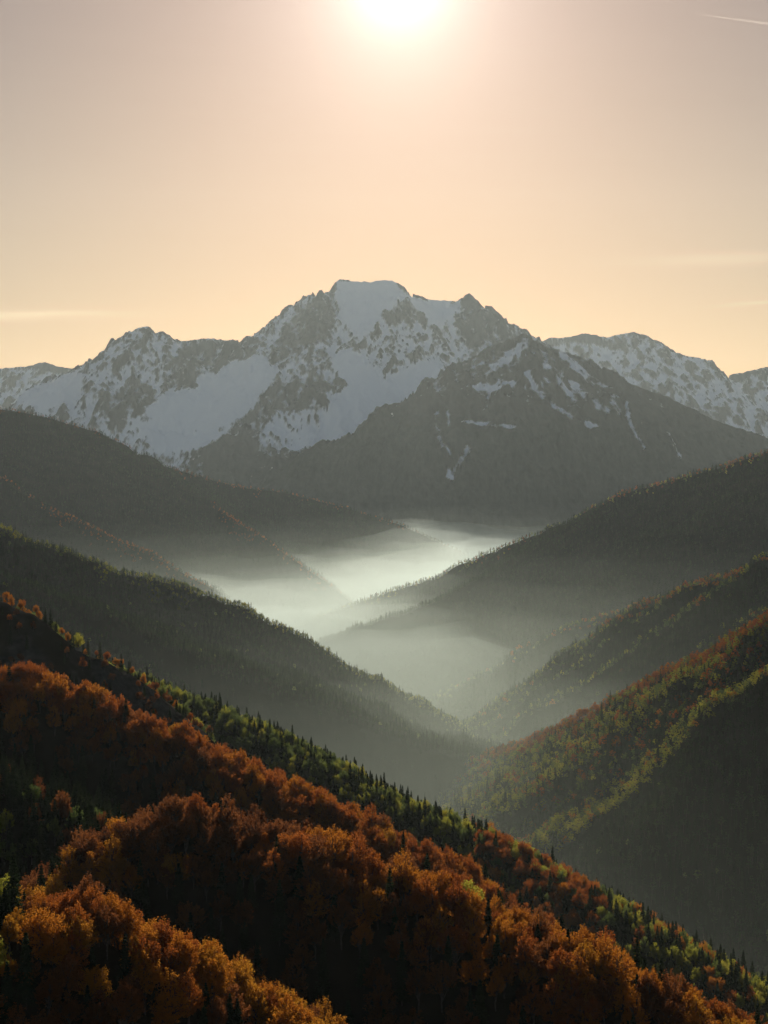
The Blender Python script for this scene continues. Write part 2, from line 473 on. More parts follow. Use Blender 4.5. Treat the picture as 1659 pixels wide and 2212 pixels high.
# mountains ----------------------------------------------------------
A2a = Spine([(380, 1170, 7800), (480, 1110, 8000), (590, 1045, 8200), (700, 968, 8350), (800, 912, 8450), (900, 852, 8500), (950, 817, 8500), (1000, 782, 8500), (1060, 747, 8500),
             (1100, 733, 8500), (1130, 722, 8500), (1180, 747, 8500), (1240, 767, 8500), (1300, 802, 8500), (1370, 832, 8500), (1440, 857, 8500),
             (1500, 882, 8500), (1560, 912, 8500), (1620, 932, 8500), (1720, 965, 8500), (1850, 1010, 8500)], 0, .58, .7, 15)
A2b = Spine([(1130, 722, 8500), (1165, 790, 8250), (1195, 860, 8000), (1225, 940, 7750), (1235, 1010, 7500), (1230, 1090, 7200)], 0, .62, .62, 25)
A2c = Spine([(950, 817, 8500), (985, 880, 8250), (1040, 960, 7900), (1060, 1040, 7550)], 6, .6, .6, 25)
A2d = Spine([(1370, 832, 8500), (1400, 900, 8250), (1450, 980, 7950), (1480, 1060, 7600)], 6, .6, .6, 25)
TA2 = Terrain(-1100, 2900, 6300, 9300, 8, [A2a, A2b, A2c, A2d], mnoise(95, 420, 81))

A1a = Spine([(-240, 960, 9600), (-80, 925, 9800), (40, 895, 10000), (95, 880, 10100), (140, 840, 10200), (180, 802, 10300), (210, 778, 10350), (240, 756, 10400), (270, 733, 10450), (300, 708, 10500), (318, 706, 10500), (335, 718, 10520),
             (352, 714, 10550), (375, 730, 10600), (400, 736, 10650), (450, 731, 10700), (480, 734, 10750), (520, 732, 10800), (545, 736, 10850),
             (580, 725, 10900), (610, 691, 10950), (650, 666, 11000), (690, 636, 11000), (735, 602, 11000), (780, 608, 11050), (845, 604, 11050),
             (865, 613, 11050), (890, 631, 11050), (930, 646, 11050), (985, 649, 11000), (1000, 640, 11000), (1012, 632, 11000), (1024, 645, 11000), (1035, 656, 11000), (1060, 660, 11000), (1085, 685, 10950),
             (1115, 709, 10900), (1160, 750, 10800), (1260, 860, 10700)], 0, .62, .8, 12)
A1s = [Spine([(310, 707, 10500), (270, 780, 10150), (225, 850, 9800), (190, 910, 9500)], 4, .8, .8, 20),
       Spine([(375, 732, 10600), (400, 790, 10300), (425, 835, 10050), (400, 880, 9800), (330, 930, 9500)], 8, .85, .8, 20),
       Spine([(605, 695, 10950), (582, 770, 10550), (575, 830, 10250), (540, 900, 9850), (480, 965, 9400), (420, 1010, 9100)], 4, .8, .8, 20),
       Spine([(735, 604, 11000), (722, 680, 10650), (700, 760, 10250), (700, 830, 9900), (650, 895, 9550), (610, 960, 9200), (590, 1020, 8900)], 6, .75, .75, 22),
       Spine([(855, 612, 11050), (870, 680, 10750), (845, 770, 10300), (790, 850, 9800), (700, 960, 9150)], 22, .6, .6, 60),
       Spine([(1012, 634, 11000), (992, 700, 10700), (985, 760, 10400), (950, 830, 10000)], 4, .85, .9, 12)]
TA1 = Terrain(-3300, 2000, 8300, 11700, 7.5, [A1a] + A1s, mnoise(115, 480, 101, SNOWFIELDS))

A0a = Spine([(-240, 830, 14000), (-80, 800, 14000), (0, 796, 14000), (60, 790, 14000), (80, 783, 14000), (97, 781, 14000), (130, 791, 14000), (160, 795, 14000), (180, 791, 14000), (240, 830, 14000), (400, 900, 14000)], 0, .5, .6, 15)
A0b = Spine([(1100, 790, 13500), (1175, 736, 13500), (1190, 730, 13500), (1215, 729, 13500), (1265, 718, 13500), (1310, 729, 13500), (1345, 721, 13500), (1370, 717, 13500), (1390, 722, 13500), (1420, 736, 13500), (1450, 752, 13500), (1480, 768, 13500),
             (1510, 772, 13500), (1545, 790, 13500), (1575, 809, 13500), (1630, 798, 13500), (1670, 790, 13500), (1760, 770, 13500), (1880, 790, 13500)], 0, .6, .7, 15)
A0c = Spine([(1370, 717, 13500), (1400, 790, 13000), (1450, 850, 12500), (1480, 900, 12000)], 6, .7, .7, 25)
A0d = Spine([(1640, 797, 13500), (1600, 860, 13000), (1560, 910, 12500)], 6, .7, .7, 25)
nz0 = mnoise(125, 520, 121)
TA0L = Terrain(-5200, -1500, 12400, 14800, 13, [A0a], nz0)
TA0R = Terrain(1000, 5200, 11400, 14300, 13, [A0b, A0c, A0d], nz0)

ALL_T = [TE, TD2, TD1, TD0, TC1, TB2, TB1, TA2, TA1, TA0L, TA0R]
for T in ALL_T:
    zsplat(T)
zfill()


def slope_of(T):
    gy, gx = np.gradient(T.Z, T.step)
    return np.hypot(gx, gy), gx, gy


def near_view(T):
    u, v, f = proj(T.X.ravel(), T.Y.ravel(), T.Z.ravel())
    jit = 9
    u = u + jit * fbm(T.X.ravel(), T.Y.ravel(), 140, 4, 201); v = v + jit * fbm(T.X.ravel(), T.Y.ravel(), 140, 4, 211)
    return u.reshape(T.X.shape), v.reshape(T.X.shape)


def blur(A, n):
    for ax in (0, 1):
        c = np.cumsum(np.pad(A, [(n + 1, n) if k == ax else (0, 0) for k in (0, 1)], mode='edge'), ax)
        hi = np.take(c, np.arange(2 * n + 1, c.shape[ax]), ax); lo = np.take(c, np.arange(0, c.shape[ax] - 2 * n - 1), ax)
        A = (hi - lo) / (2 * n + 1)
    return A


def lie(T):
    """snow lies in hollows and on ledges, slides off ribs and steep rock"""
    S, gx, gy = slope_of(T)
    c1 = blur(T.Z, 3) - T.Z; c2 = blur(T.Z, 10) - T.Z
    n = lambda A: np.clip((A - A.mean()) / A.std(), -2.2, 2.2)
    return .09 * n(c1) + .15 * n(c2) - .20 * n(blur(S, 1))


def mountain_attrs(T, mode):
    u, v = near_view(T)
    fine = fbm(T.X, T.Y, 60, 4, 301)
    L = lie(T)
    if mode == 'A1':
        s = .64 + 1.0 * L + .06 * fine
        for p in ROCKBANDS: s = s - .44 * in_poly(u, v, p, 12)
        for p in SNOWFIELDS: s = s + .70 * in_poly(u, v, p, 12)
        line = 945 + 25 * fbm(T.X, T.Y, 260, 4, 305)
        low = sstep(-15, 60, v - line) * sstep(360, 470, u)
        flute = in_poly(u, v, [(560, 885), (720, 870), (700, 965), (590, 1010)], 18)
        s = s - .75 * low + .25 * flute
        wood = sstep(10, 80, v - line) * sstep(350, 450, u)
    elif mode == 'A2':
        h = sstep(1000, 730, v)
        s = -.16 + .44 * h + .85 * L * (.35 + .65 * sstep(980, 820, v)) + .12 * fbm(T.X, T.Y * .4, 170, 4, 311)
        for pl, w in [([(1354, 868), (1359, 908), (1379, 943), (1399, 985)], 3), ([(1319, 858), (1339, 893)], 4), ([(1260, 852), (1309, 890)], 6),
                      ([(1199, 878), (1244, 908), (1284, 918)], 5), ([(1139, 808), (1174, 858)], 5), ([(1019, 838), (1060, 838), (1104, 828)], 6),
                      ([(1215, 765), (1264, 810)], 7), ([(944, 943), (969, 978), (974, 1033)], 4), ([(1009, 968), (994, 1003), (974, 1033)], 7),
                      ([(939, 893), (947, 928)], 3), ([(972, 890), (975, 918)], 3), ([(1000, 913), (1050, 916), (1110, 921)], 4),
                      ([(1060, 800), (1100, 770), (1130, 740)], 9), ([(1180, 790), (1230, 850)], 5), ([(1440, 930), (1470, 990)], 3)]:
            s = s + .85 * line_mask(u, v, pl, w + 1) * (0.8 + .5 * fine)
        fan = np.random.default_rng(9)               # thin streaks in the gullies below the summit
        for q in range(26):
            a0 = fan.uniform(-1.0, 1.15); r0 = fan.uniform(30, 130); r1 = r0 + fan.uniform(25, 75)
            f = lambda r: (1130 + a0 * r * 1.25 + 3 * math.sin(r * .09 + q), 730 + r * (.95 - .25 * abs(a0)))
            s = s + .42 * line_mask(u, v, [f(r) for r in np.linspace(r0, r1, 4)], fan.uniform(1.6, 3.0)) * (.8 + .6 * fine)
        wood = sstep(840, 950, v + 25 * fbm(T.X, T.Y, 220, 4, 317))
        s = s - .25 * sstep(960, 1040, v)
    else:
        s = .62 + L + .12 * fine + .10 * fbm(T.X, T.Y, 300, 3, 319)
        wood = np.zeros_like(s)
    return [('snow', s), ('wood', wood)]


M_A1 = mountain_mat('snowy_rock', (.044, .039, .042), (.10, .091, .094), (.022, .023, .02), .026)
M_A2 = mountain_mat('dark_rock', (.045, .034, .030), (.08, .063, .056), (.022, .022, .019), .035)
link('mountain', TA1.mesh('mountain', M_A1, mountain_attrs(TA1, 'A1')), label='great snow mountain with a flat-topped summit at the head of the valley', cat='mountain', kind='structure')
link('mountain', TA2.mesh('mountain', M_A2, mountain_attrs(TA2, 'A2')), label='dark pyramid mountain with thin snow streaks before the great snow mountain', cat='mountain', kind='structure')
link('mountain', TA0L.mesh('mountain', M_A1, mountain_attrs(TA0L, 'A0')), label='low white ridge far behind the left shoulder of the snow mountain', cat='mountain', kind='structure')
link('mountain', TA0R.mesh('mountain', M_A1, mountain_attrs(TA0R, 'A0')), label='speckled rocky snow range far behind the dark pyramid mountain', cat='mountain', kind='structure')

HM = hill_mat('forest_floor', (.014, .015, .009), (.035, .03, .018))
HME = hill_mat('near_forest_floor', (.010, .009, .005), (.022, .016, .009), .05, (.04, .037, .033))
rockE = ((TE.W == 4) & (TE.D > -6) & (TE.D < 120)).astype(float) * sstep(-.4, .1, fbm(TE.X, TE.Y, 30, 3, 77))
link('hill', TE.mesh('hill', HME, [('rock', rockE)]), label='near hillside falling to the right under orange beech woods', cat='hill', kind='structure')
link('hill', TD2.mesh('hill', HM), label='right-hand hill with sunlit green spurs across from the near hillside', cat='hill', kind='structure')
link('hill', TD1.mesh('hill', HM), label='misty hill with rust trees behind the green-spurred right-hand hill', cat='hill', kind='structure')
link('hill', TD0.mesh('hill', HM), label='faint spur almost lost in the valley mist', cat='hill', kind='structure')
link('hill', TC1.mesh('hill', HM), label='dark green left-hand hill sloping down to the valley centre', cat='hill', kind='structure')
link('hill', TB2.mesh('hill', HM), label='long wooded ridge descending from the right into the fog', cat='hill', kind='structure')
link('hill', TB1.mesh('hill', HM), label='dark far left hill in front of the snow mountain', cat='hill', kind='structure')
gv = [(-8900, -1300, 100), (8900, -1300, 100), (8900, 18900, 100), (-8900, 18900, 100)]
link('ground', mesh_np('ground', gv, [(0, 1, 2, 3)], False, (HM,)), label='dark valley floor beneath the mist', cat='ground', kind='structure')


# ------------------------------------------------------------------ tree shapes
def rand_quads(c, size, up=.25, outward=None, rg=rng, aspect=.8):
    n = len(c)
    nv = rg.normal(size=(n, 3))
    if outward is not None: nv += outward * 1.0
    nv[:, 2] += up
    nv /= np.linalg.norm(nv, axis=1, keepdims=True)
    a = np.cross(nv, rg.normal(size=(n, 3))); a /= np.linalg.norm(a, axis=1, keepdims=True) + 1e-9
    b = np.cross(nv, a)
    s = (size * rg.uniform(.65, 1.35, n))[:, None] * .5
    a = a * s; b = b * s * aspect
    v = np.stack([c - a, c - b * .9, c + a, c + b], 1).reshape(-1, 3)
    f = np.arange(4 * n).reshape(n, 4)
    return v, f


def tube(p, r, seg=5):
    """tapered tube through the points p with radii r"""
    p = np.asarray(p, float); n = len(p); V = []
    for i in range(n):
        d = p[min(i + 1, n - 1)] - p[max(i - 1, 0)]
        d /= np.linalg.norm(d) + 1e-9
        q = np.cross(d, (0.3, .9, .1)); q /= np.linalg.norm(q); w = np.cross(d, q)
        for k in range(seg):
            a = 2 * math.pi * k / seg
            V.append(p[i] + r[i] * (math.cos(a) * q + math.sin(a) * w))
    F = []
    for i in range(n - 1):
        for k in range(seg):
            F.append((i * seg + k, i * seg + (k + 1) % seg, (i + 1) * seg + (k + 1) % seg, (i + 1) * seg + k))
    return np.array(V), np.array(F)


def join(parts):
    V, F, o = [], [], 0
    for v, f in parts:
        V.append(v); F.append(f + o); o += len(v)
    return np.concatenate(V), np.concatenate(F)


def broadleaf(H, Rad, nclump, nleaf, leaf, seed, base=.22, limbs=16, tight=1.0):
    """a broad domed tree: trunk and limbs; crown of leaf clumps at the limb ends"""
    rg = np.random.default_rng(seed)
    zc = H * (.52 + base * .3); az = H - zc
    C = []; RR = []
    nl = 5 if nclump > 40 else 4
    L = []
    for i in range(nl):                          # a leader and lower side lobes, all of uneven size
        th = 2 * math.pi * (i + rg.uniform(-.3, .3)) / (nl - 1)
        if i == 0: L.append((Rad * rg.uniform(-.15, .15), Rad * rg.uniform(-.15, .15), zc + az * .30, Rad * .55, az * .66))
        else:
            q = rg.uniform(.42, .62); h = rg.uniform(-.45, .30)
            L.append((Rad * q * math.cos(th), Rad * q * math.sin(th), zc + az * h, Rad * rg.uniform(.38, .52), az * rg.uniform(.42, .62)))
    for i in range(nclump):
        lx, ly, lz, lr, lh = L[i % nl]
        cz = rg.uniform(-.8, 1); th = rg.uniform(0, 2 * math.pi)
        sh = math.sqrt(max(0, 1 - cz * cz)); rad = rg.uniform(.4, 1.0) ** .5
        C.append((lx + lr * rad * sh * math.cos(th), ly + lr * rad * sh * math.sin(th), lz + lh * cz * rad))
        RR.append(rg.uniform(.10, .23) * Rad * tight)
    C = np.array(C); RR = np.array(RR)
    n = nclump * nleaf
    ci = np.repeat(np.arange(nclump), nleaf)
    d = rg.normal(size=(n, 3)); d /= np.linalg.norm(d, axis=1, keepdims=True)
    rr = rg.uniform(.25, 1.05, n) ** .6
    pos = C[ci] + d * (RR[ci] * rr)[:, None] * np.array([1.05, 1.05, .8])
    if tight < 1:                                # sprays stretched along the branch that carries them
        ax = C - np.array([0, 0, H * .3]); ax /= np.linalg.norm(ax, axis=1, keepdims=True)
        pos = pos + ax[ci] * (rg.uniform(-1.3, 1.3, n) * RR[ci] * 1.5)[:, None]
    crown = rand_quads(pos, np.full(n, leaf), .3, d * .6, rg)
    tr = [tube([(0, 0, -1.5), (0.02 * H, 0, H * .2), (0, .015 * H, H * .45), (0, 0, H * .75)], [H * .022, H * .017, H * .011, H * .004], 6)]
    for i in range(min(limbs, nclump)):
        z0 = H * rg.uniform(.2, .6); e = C[i]
        if e[2] < z0: z0 = max(H * .15, e[2] - H * .12)
        mid = np.array((e[0] * .45, e[1] * .45, z0 + (e[2] - z0) * .62))
        e = e * np.array([1.07, 1.07, 1.03])
        tr.append(tube([(0, 0, z0), mid, e], [H * .009, H * .006, H * .0015], 4))
    return join(tr), crown


def conifer(H, Rad, whorls, br, steps, leaf, seed):
    rg = np.random.default_rng(seed)
    P = []; S = []; Od = []
    for w in range(whorls):
        t = (w + rg.uniform(0, .5)) / whorls
        z = H * (.10 + .88 * t)
        L = Rad * (1 - t) ** .85 * rg.uniform(.8, 1.12) + .12
        for b in range(br):
            th = 2 * math.pi * (b + rg.uniform(-.3, .3)) / br + w * .9
            l = L * rg.uniform(.75, 1.15)
            for s in range(steps):
                q = (s + .6) / steps
                x = l * q
                zz = z - .28 * l * q + .16 * l * q * q
                wd = (1 - q * .65)
                for side in (-1, 1):
                    off = side * wd * l * .16 * rg.uniform(.3, 1.2)
                    P.append((x * math.cos(th) - off * math.sin(th), x * math.sin(th) + off * math.cos(th), zz - rg.uniform(0, .25) * leaf))
                    S.append(leaf * (.7 + .5 * wd)); Od.append((.5 * math.cos(th), .5 * math.sin(th), .8))
    P = np.array(P); S = np.array(S); Od = np.array(Od)
    tip = np.stack([np.zeros(6), np.zeros(6), H * np.linspace(.95, 1.01, 6)], 1)
    P = np.concatenate([P, tip]); S = np.concatenate([S, np.full(6, leaf * .45)]); Od = np.concatenate([Od, np.tile((0, 0, .5), (6, 1))])
    n = len(P)
    crown = rand_quads(P, S, .2, Od, rg, .6)
    trunk = tube([(0, 0, -1.5), (0, 0, H * .5), (0, 0, H * .97)], [H * .014, H * .008, H * .002], 6)
    return trunk, crown


BEECH = [broadleaf(h, r, 230, 29, .38, 100 + i, .22, 64, .56) for i, (h, r) in enumerate([(16, 5.4), (17, 4.8), (14, 5.5), (18, 5.2), (15, 4.4)])]
GREENT = [broadleaf(h, r, 130, 28, .42, 140 + i, .3, 20, .7) for i, (h, r) in enumerate([(15, 4.2), (16, 3.8), (13, 4.4)])]
SPRUCE = [conifer(h, r, 24, 9, 6, .70, 160 + i) for i, (h, r) in enumerate([(19, 3.6), (21, 3.4), (16, 3.3)])]
MID_B = [broadleaf(h, r, 20, 26, 1.0, 200 + i, .25, 5) for i, (h, r) in enumerate([(15, 5.2), (16, 4.7), (13.5, 5.4)])]
MID_G = [broadleaf(h, r, 18, 26, .9, 220 + i, .3, 5) for i, (h, r) in enumerate([(14, 3.9), (15, 3.6), (12.5, 4.2)])]
MID_S = [conifer(h, r, 13, 7, 3, 1.1, 240 + i) for i, (h, r) in enumerate([(17, 3.1), (19, 3.0)])]
FAR_B = [broadleaf(h, r, 10, 12, 1.7, 260 + i, .25, 1) for i, (h, r) in enumerate([(14, 5.2), (13, 4.8)])]
FAR_S = [conifer(h, r, 7, 5, 2, 1.9, 280 + i) for i, (h, r) in enumerate([(17, 3.4), (19, 3.2)])]

TRUNKS, CROWNS, PROTO = {}, {}, {}


def trunk_mesh(key, shape):
    if key not in TRUNKS:
        TRUNKS[key] = mesh_np('trunk', *shape[0], False, (BARK,))
    return TRUNKS[key]


def crown_mesh(key, tone, shape):
    if (key, tone) not in CROWNS:
        CROWNS[(key, tone)] = mesh_np('crown', *shape[1], False, (LEAF[tone],))
    return CROWNS[(key, tone)]


def proto(key, tone, shape):
    """a whole tree as one mesh, for the woods too far off to count"""
    k = (key, tone)
    if k not in PROTO:
        v, f = join([shape[0], shape[1]])
        mi = np.concatenate([np.zeros(len(shape[0][1]), int), np.ones(len(shape[1][1]), int)])
        me = mesh_np('woodland_tree', v, f, False, (BARK, LEAF[tone]), mi)
        PROTO[k] = bpy.data.objects.new('woodland_tree', me)          # never linked: only instanced by the woods
    return PROTO[k]


SHAPES = {'beech': BEECH, 'green': GREENT, 'spruce': SPRUCE, 'mid_beech': MID_B, 'mid_green': MID_G, 'mid_spruce': MID_S, 'far_beech': FAR_B, 'far_spruce': FAR_S}


def woods(name, label, trees):
    """one object of instanced trees; trees = list of (kind, variant, tone, x, y, z, rotation, scale)"""
    keys = {}
    for t in trees: keys.setdefault((t[0], t[1], t[2]), len(keys))
    order = list(keys)
    P = np.array([t[3:6] for t in trees], np.float32)
    me = bpy.data.meshes.new(name)
    me.vertices.add(len(P)); me.vertices.foreach_set('co', P.ravel())
    for an, ty, vals in (('pick', 'INT', [keys[(t[0], t[1], t[2])] for t in trees]), ('turn', 'FLOAT', [t[6] for t in trees]), ('size', 'FLOAT', [t[7] for t in trees])):
        at = me.attributes.new(an, ty, 'POINT'); at.data.foreach_set('value', np.array(vals, np.int32 if ty == 'INT' else np.float32))
    o = link(name, me, label=label, cat='forest', kind='stuff')
    ng = bpy.data.node_groups.new('woods', 'GeometryNodeTree')
    ng.interface.new_socket('Geometry', in_out='INPUT', socket_type='NodeSocketGeometry')
    ng.interface.new_socket('Geometry', in_out='OUTPUT', socket_type='NodeSocketGeometry')
    gi = ng.nodes.new('NodeGroupInput'); go = ng.nodes.new('NodeGroupOutput')
    iop = ng.nodes.new('GeometryNodeInstanceOnPoints')
    g2i = ng.nodes.new('GeometryNodeGeometryToInstance')
    for k in reversed(order):                 # multi-input sockets list the newest link first
        oi = ng.nodes.new('GeometryNodeObjectInfo'); oi.inputs['Object'].default_value = proto((k[0], k[1]), k[2], SHAPES[k[0]][k[1]])
        oi.inputs['As Instance'].default_value = False
        ng.links.new(oi.outputs['Geometry'], g2i.inputs[0])

    def attr(n, ty):
        a = ng.nodes.new('GeometryNodeInputNamedAttribute'); a.data_type = ty; a.inputs['Name'].default_value = n
        return a.outputs['Attribute']
    cx = ng.nodes.new('ShaderNodeCombineXYZ'); ng.links.new(attr('turn', 'FLOAT'), cx.inputs[2])
    e2r = ng.nodes.new('FunctionNodeEulerToRotation'); ng.links.new(cx.outputs[0], e2r.inputs[0])
    ng.links.new(gi.outputs[0], iop.inputs['Points']); ng.links.new(g2i.outputs[0], iop.inputs['Instance'])
    iop.inputs['Pick Instance'].default_value = True
    ng.links.new(attr('pick', 'INT'), iop.inputs['Instance Index'])
    ng.links.new(e2r.outputs[0], iop.inputs['Rotation']); ng.links.new(attr('size', 'FLOAT'), iop.inputs['Scale'])
    ng.links.new(iop.outputs[0], go.inputs[0])
    md = o.modifiers.new('woods', 'NODES'); md.node_group = ng
    return o


def scatter(T, spacing, hvis, keep=None):
    """jittered grid of spots on a terrain that may be seen"""
    nx = int((T.X[0, -1] - T.x0) / spacing); ny = int((T.Y[-1, 0] - T.y0) / spacing)
    gx, gy = np.meshgrid(np.arange(nx), np.arange(ny))
    x = T.x0 + (gx + .5 * (gy % 2) + rng.uniform(-.42, .42, gx.shape)) * spacing
    y = T.y0 + (gy + rng.uniform(-.42, .42, gx.shape)) * spacing
    x = x.ravel(); y = y.ravel()
    z = T.at(T.Z, x, y)
    ok = (z > 101) & can_show(x, y, z, hvis)
    x, y, z = x[ok], y[ok], z[ok]
    return x, y, z, T.near(T.W, x, y), T.near(T.D, x, y)


def pick(rg, table):
    """table: [(weight, kind, tone)]"""
    t = sum(w for w, _, _ in table); r = rg * t
    for w, k, c in table:
        r -= w
        if r <= 0: return k, c
    return table[-1][1], table[-1][2]


def mk(kind, tone, x, y, z, s=1.0):
    return [kind, int(rng.integers(len(SHAPES[kind]))), tone, float(x), float(y), float(z), float(rng.uniform(0, 6.28)), float(s * (rng.uniform(.62, 1.3) if '_' in kind else rng.uniform(.72, 1.18)))]


# ---- the far woods
def far_woods(T, spacing, kinds, name, label, table_fn, scale=1.0, hv=22):
    x, y, z, w, d = scatter(T, spacing, hv)
    n1 = fbm(x, y, 130, 3, 401); n2 = fbm(x, y, 60, 3, 411)
    r = rng.uniform(0, 1, len(x))
    gap = fbm(x, y, 45, 3, 421)
    out = []
    for i in range(len(x)):
        if gap[i] < -.62: continue
        k, c = pick(r[i], table_fn(x[i], y[i], z[i], w[i], d[i] + 38 * n2[i] - 20 * n1[i], n1[i], n2[i]))
        out.append(mk(k, c, x[i], y[i], z[i], scale))
    print(name, label, len(out))
    return out


def tb_c1(x, y, z, w, d, n1, n2):
    g = max(0, n1 + .3)
    if w == 1 or d > 42: return [(1.0, 'mid_spruce', 'spruce'), (1.0, 'mid_green', 'deepgreen'), (.3 * max(0, n2), 'mid_green', 'green')]  # darker trees below the crest: the slope's shade put into the leaf tones
    return [(.4, 'mid_spruce', 'spruce'), (.35, 'mid_green', 'deepgreen'), (.5 + 1.0 * g, 'mid_green', 'green'), (.25 + 1.2 * g, 'mid_green', 'yellowgreen')]


def tb_d2(x, y, z, w, d, n1, n2):
    if w == 0:
        top = 1.0 if -60 < d < 42 else .05
        top *= 1.0 if x > 150 else .35
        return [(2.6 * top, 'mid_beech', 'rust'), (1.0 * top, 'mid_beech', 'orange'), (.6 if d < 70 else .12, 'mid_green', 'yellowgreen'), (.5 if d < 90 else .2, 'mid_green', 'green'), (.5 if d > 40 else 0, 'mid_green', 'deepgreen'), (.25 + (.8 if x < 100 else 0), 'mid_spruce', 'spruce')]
    if d > 48: return [(1.0, 'mid_green', 'deepgreen'), (.7, 'mid_spruce', 'spruce'), (.14 * max(0, n2), 'mid_green', 'green')]  # shade of the spur flanks painted in by dark tree tones
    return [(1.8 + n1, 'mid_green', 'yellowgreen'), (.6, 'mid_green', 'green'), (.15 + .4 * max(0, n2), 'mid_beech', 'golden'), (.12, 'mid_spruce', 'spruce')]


def tb_d1(x, y, z, w, d, n1, n2):
    a = max(0, n1 + .4) * (1 if w == 0 else .2) * (1.6 if abs(d) < 50 else .05)
    if d > 50: return [(.2 * a, 'mid_beech', 'copper'), (1, 'mid_green', 'deepgreen'), (.7, 'mid_spruce', 'spruce'), (.12 * max(0, n2), 'mid_green', 'green')]  # shaded face below the crest darkened through the choice of tree tones
    return [(1.0 * a, 'mid_beech', 'rust'), (.5 * a, 'mid_beech', 'orange'), (.5, 'mid_green', 'green'), (.2, 'mid_green', 'yellowgreen'), (.5, 'mid_green', 'deepgreen'), (.5, 'mid_spruce', 'spruce')]


def tb_b2(x, y, z, w, d, n1, n2):
    a = (.9 if x > 250 else .3) * max(0, .35 + n1) * (1.5 if abs(d) < 50 else 0)  # brighter leaf tones near the crest only, sunlight put into the colour
    return [(1.0 * a, 'far_beech', 'rust'), (.6 * a, 'far_beech', 'copper'), (.4 if abs(d) < 60 else 0, 'far_beech', 'green'), ((.3 if w == 0 else .7) if abs(d) < 60 else 0, 'far_beech', 'yellowgreen'), (.8, 'far_beech', 'deepgreen'), (1.0, 'far_spruce', 'spruce')]


def tb_b1(x, y, z, w, d, n1, n2):
    a = (1.4 if w > 0 else .4) * (1 if abs(d) < 40 else 0)  # sunlit crest lines painted in with warm leaf tones, faces kept dark
    return [(.6 * a, 'far_beech', 'rust'), (.2 * a, 'far_beech', 'orange'), (.9 * a, 'far_beech', 'copper'), (.6, 'far_beech', 'deepgreen'), (1.2, 'far_spruce', 'spruce')]


LD2 = far_woods(TD2, 6.2, None, 'forest', 'd2', tb_d2, .82)
LD1 = far_woods(TD1, 8.5, None, 'forest', 'd1', tb_d1, .85)
LD0 = far_woods(TD0, 9.5, None, 'forest', 'd0', tb_d1, .85)
LC1 = far_woods(TC1, 6.4, None, 'forest', 'c1', tb_c1, .72)
LB2 = far_woods(TB2, 9.2, None, 'forest', 'b2', tb_b2, .8)
LB1 = far_woods(TB1, 11.5, None, 'forest', 'b1', tb_b1, .82)

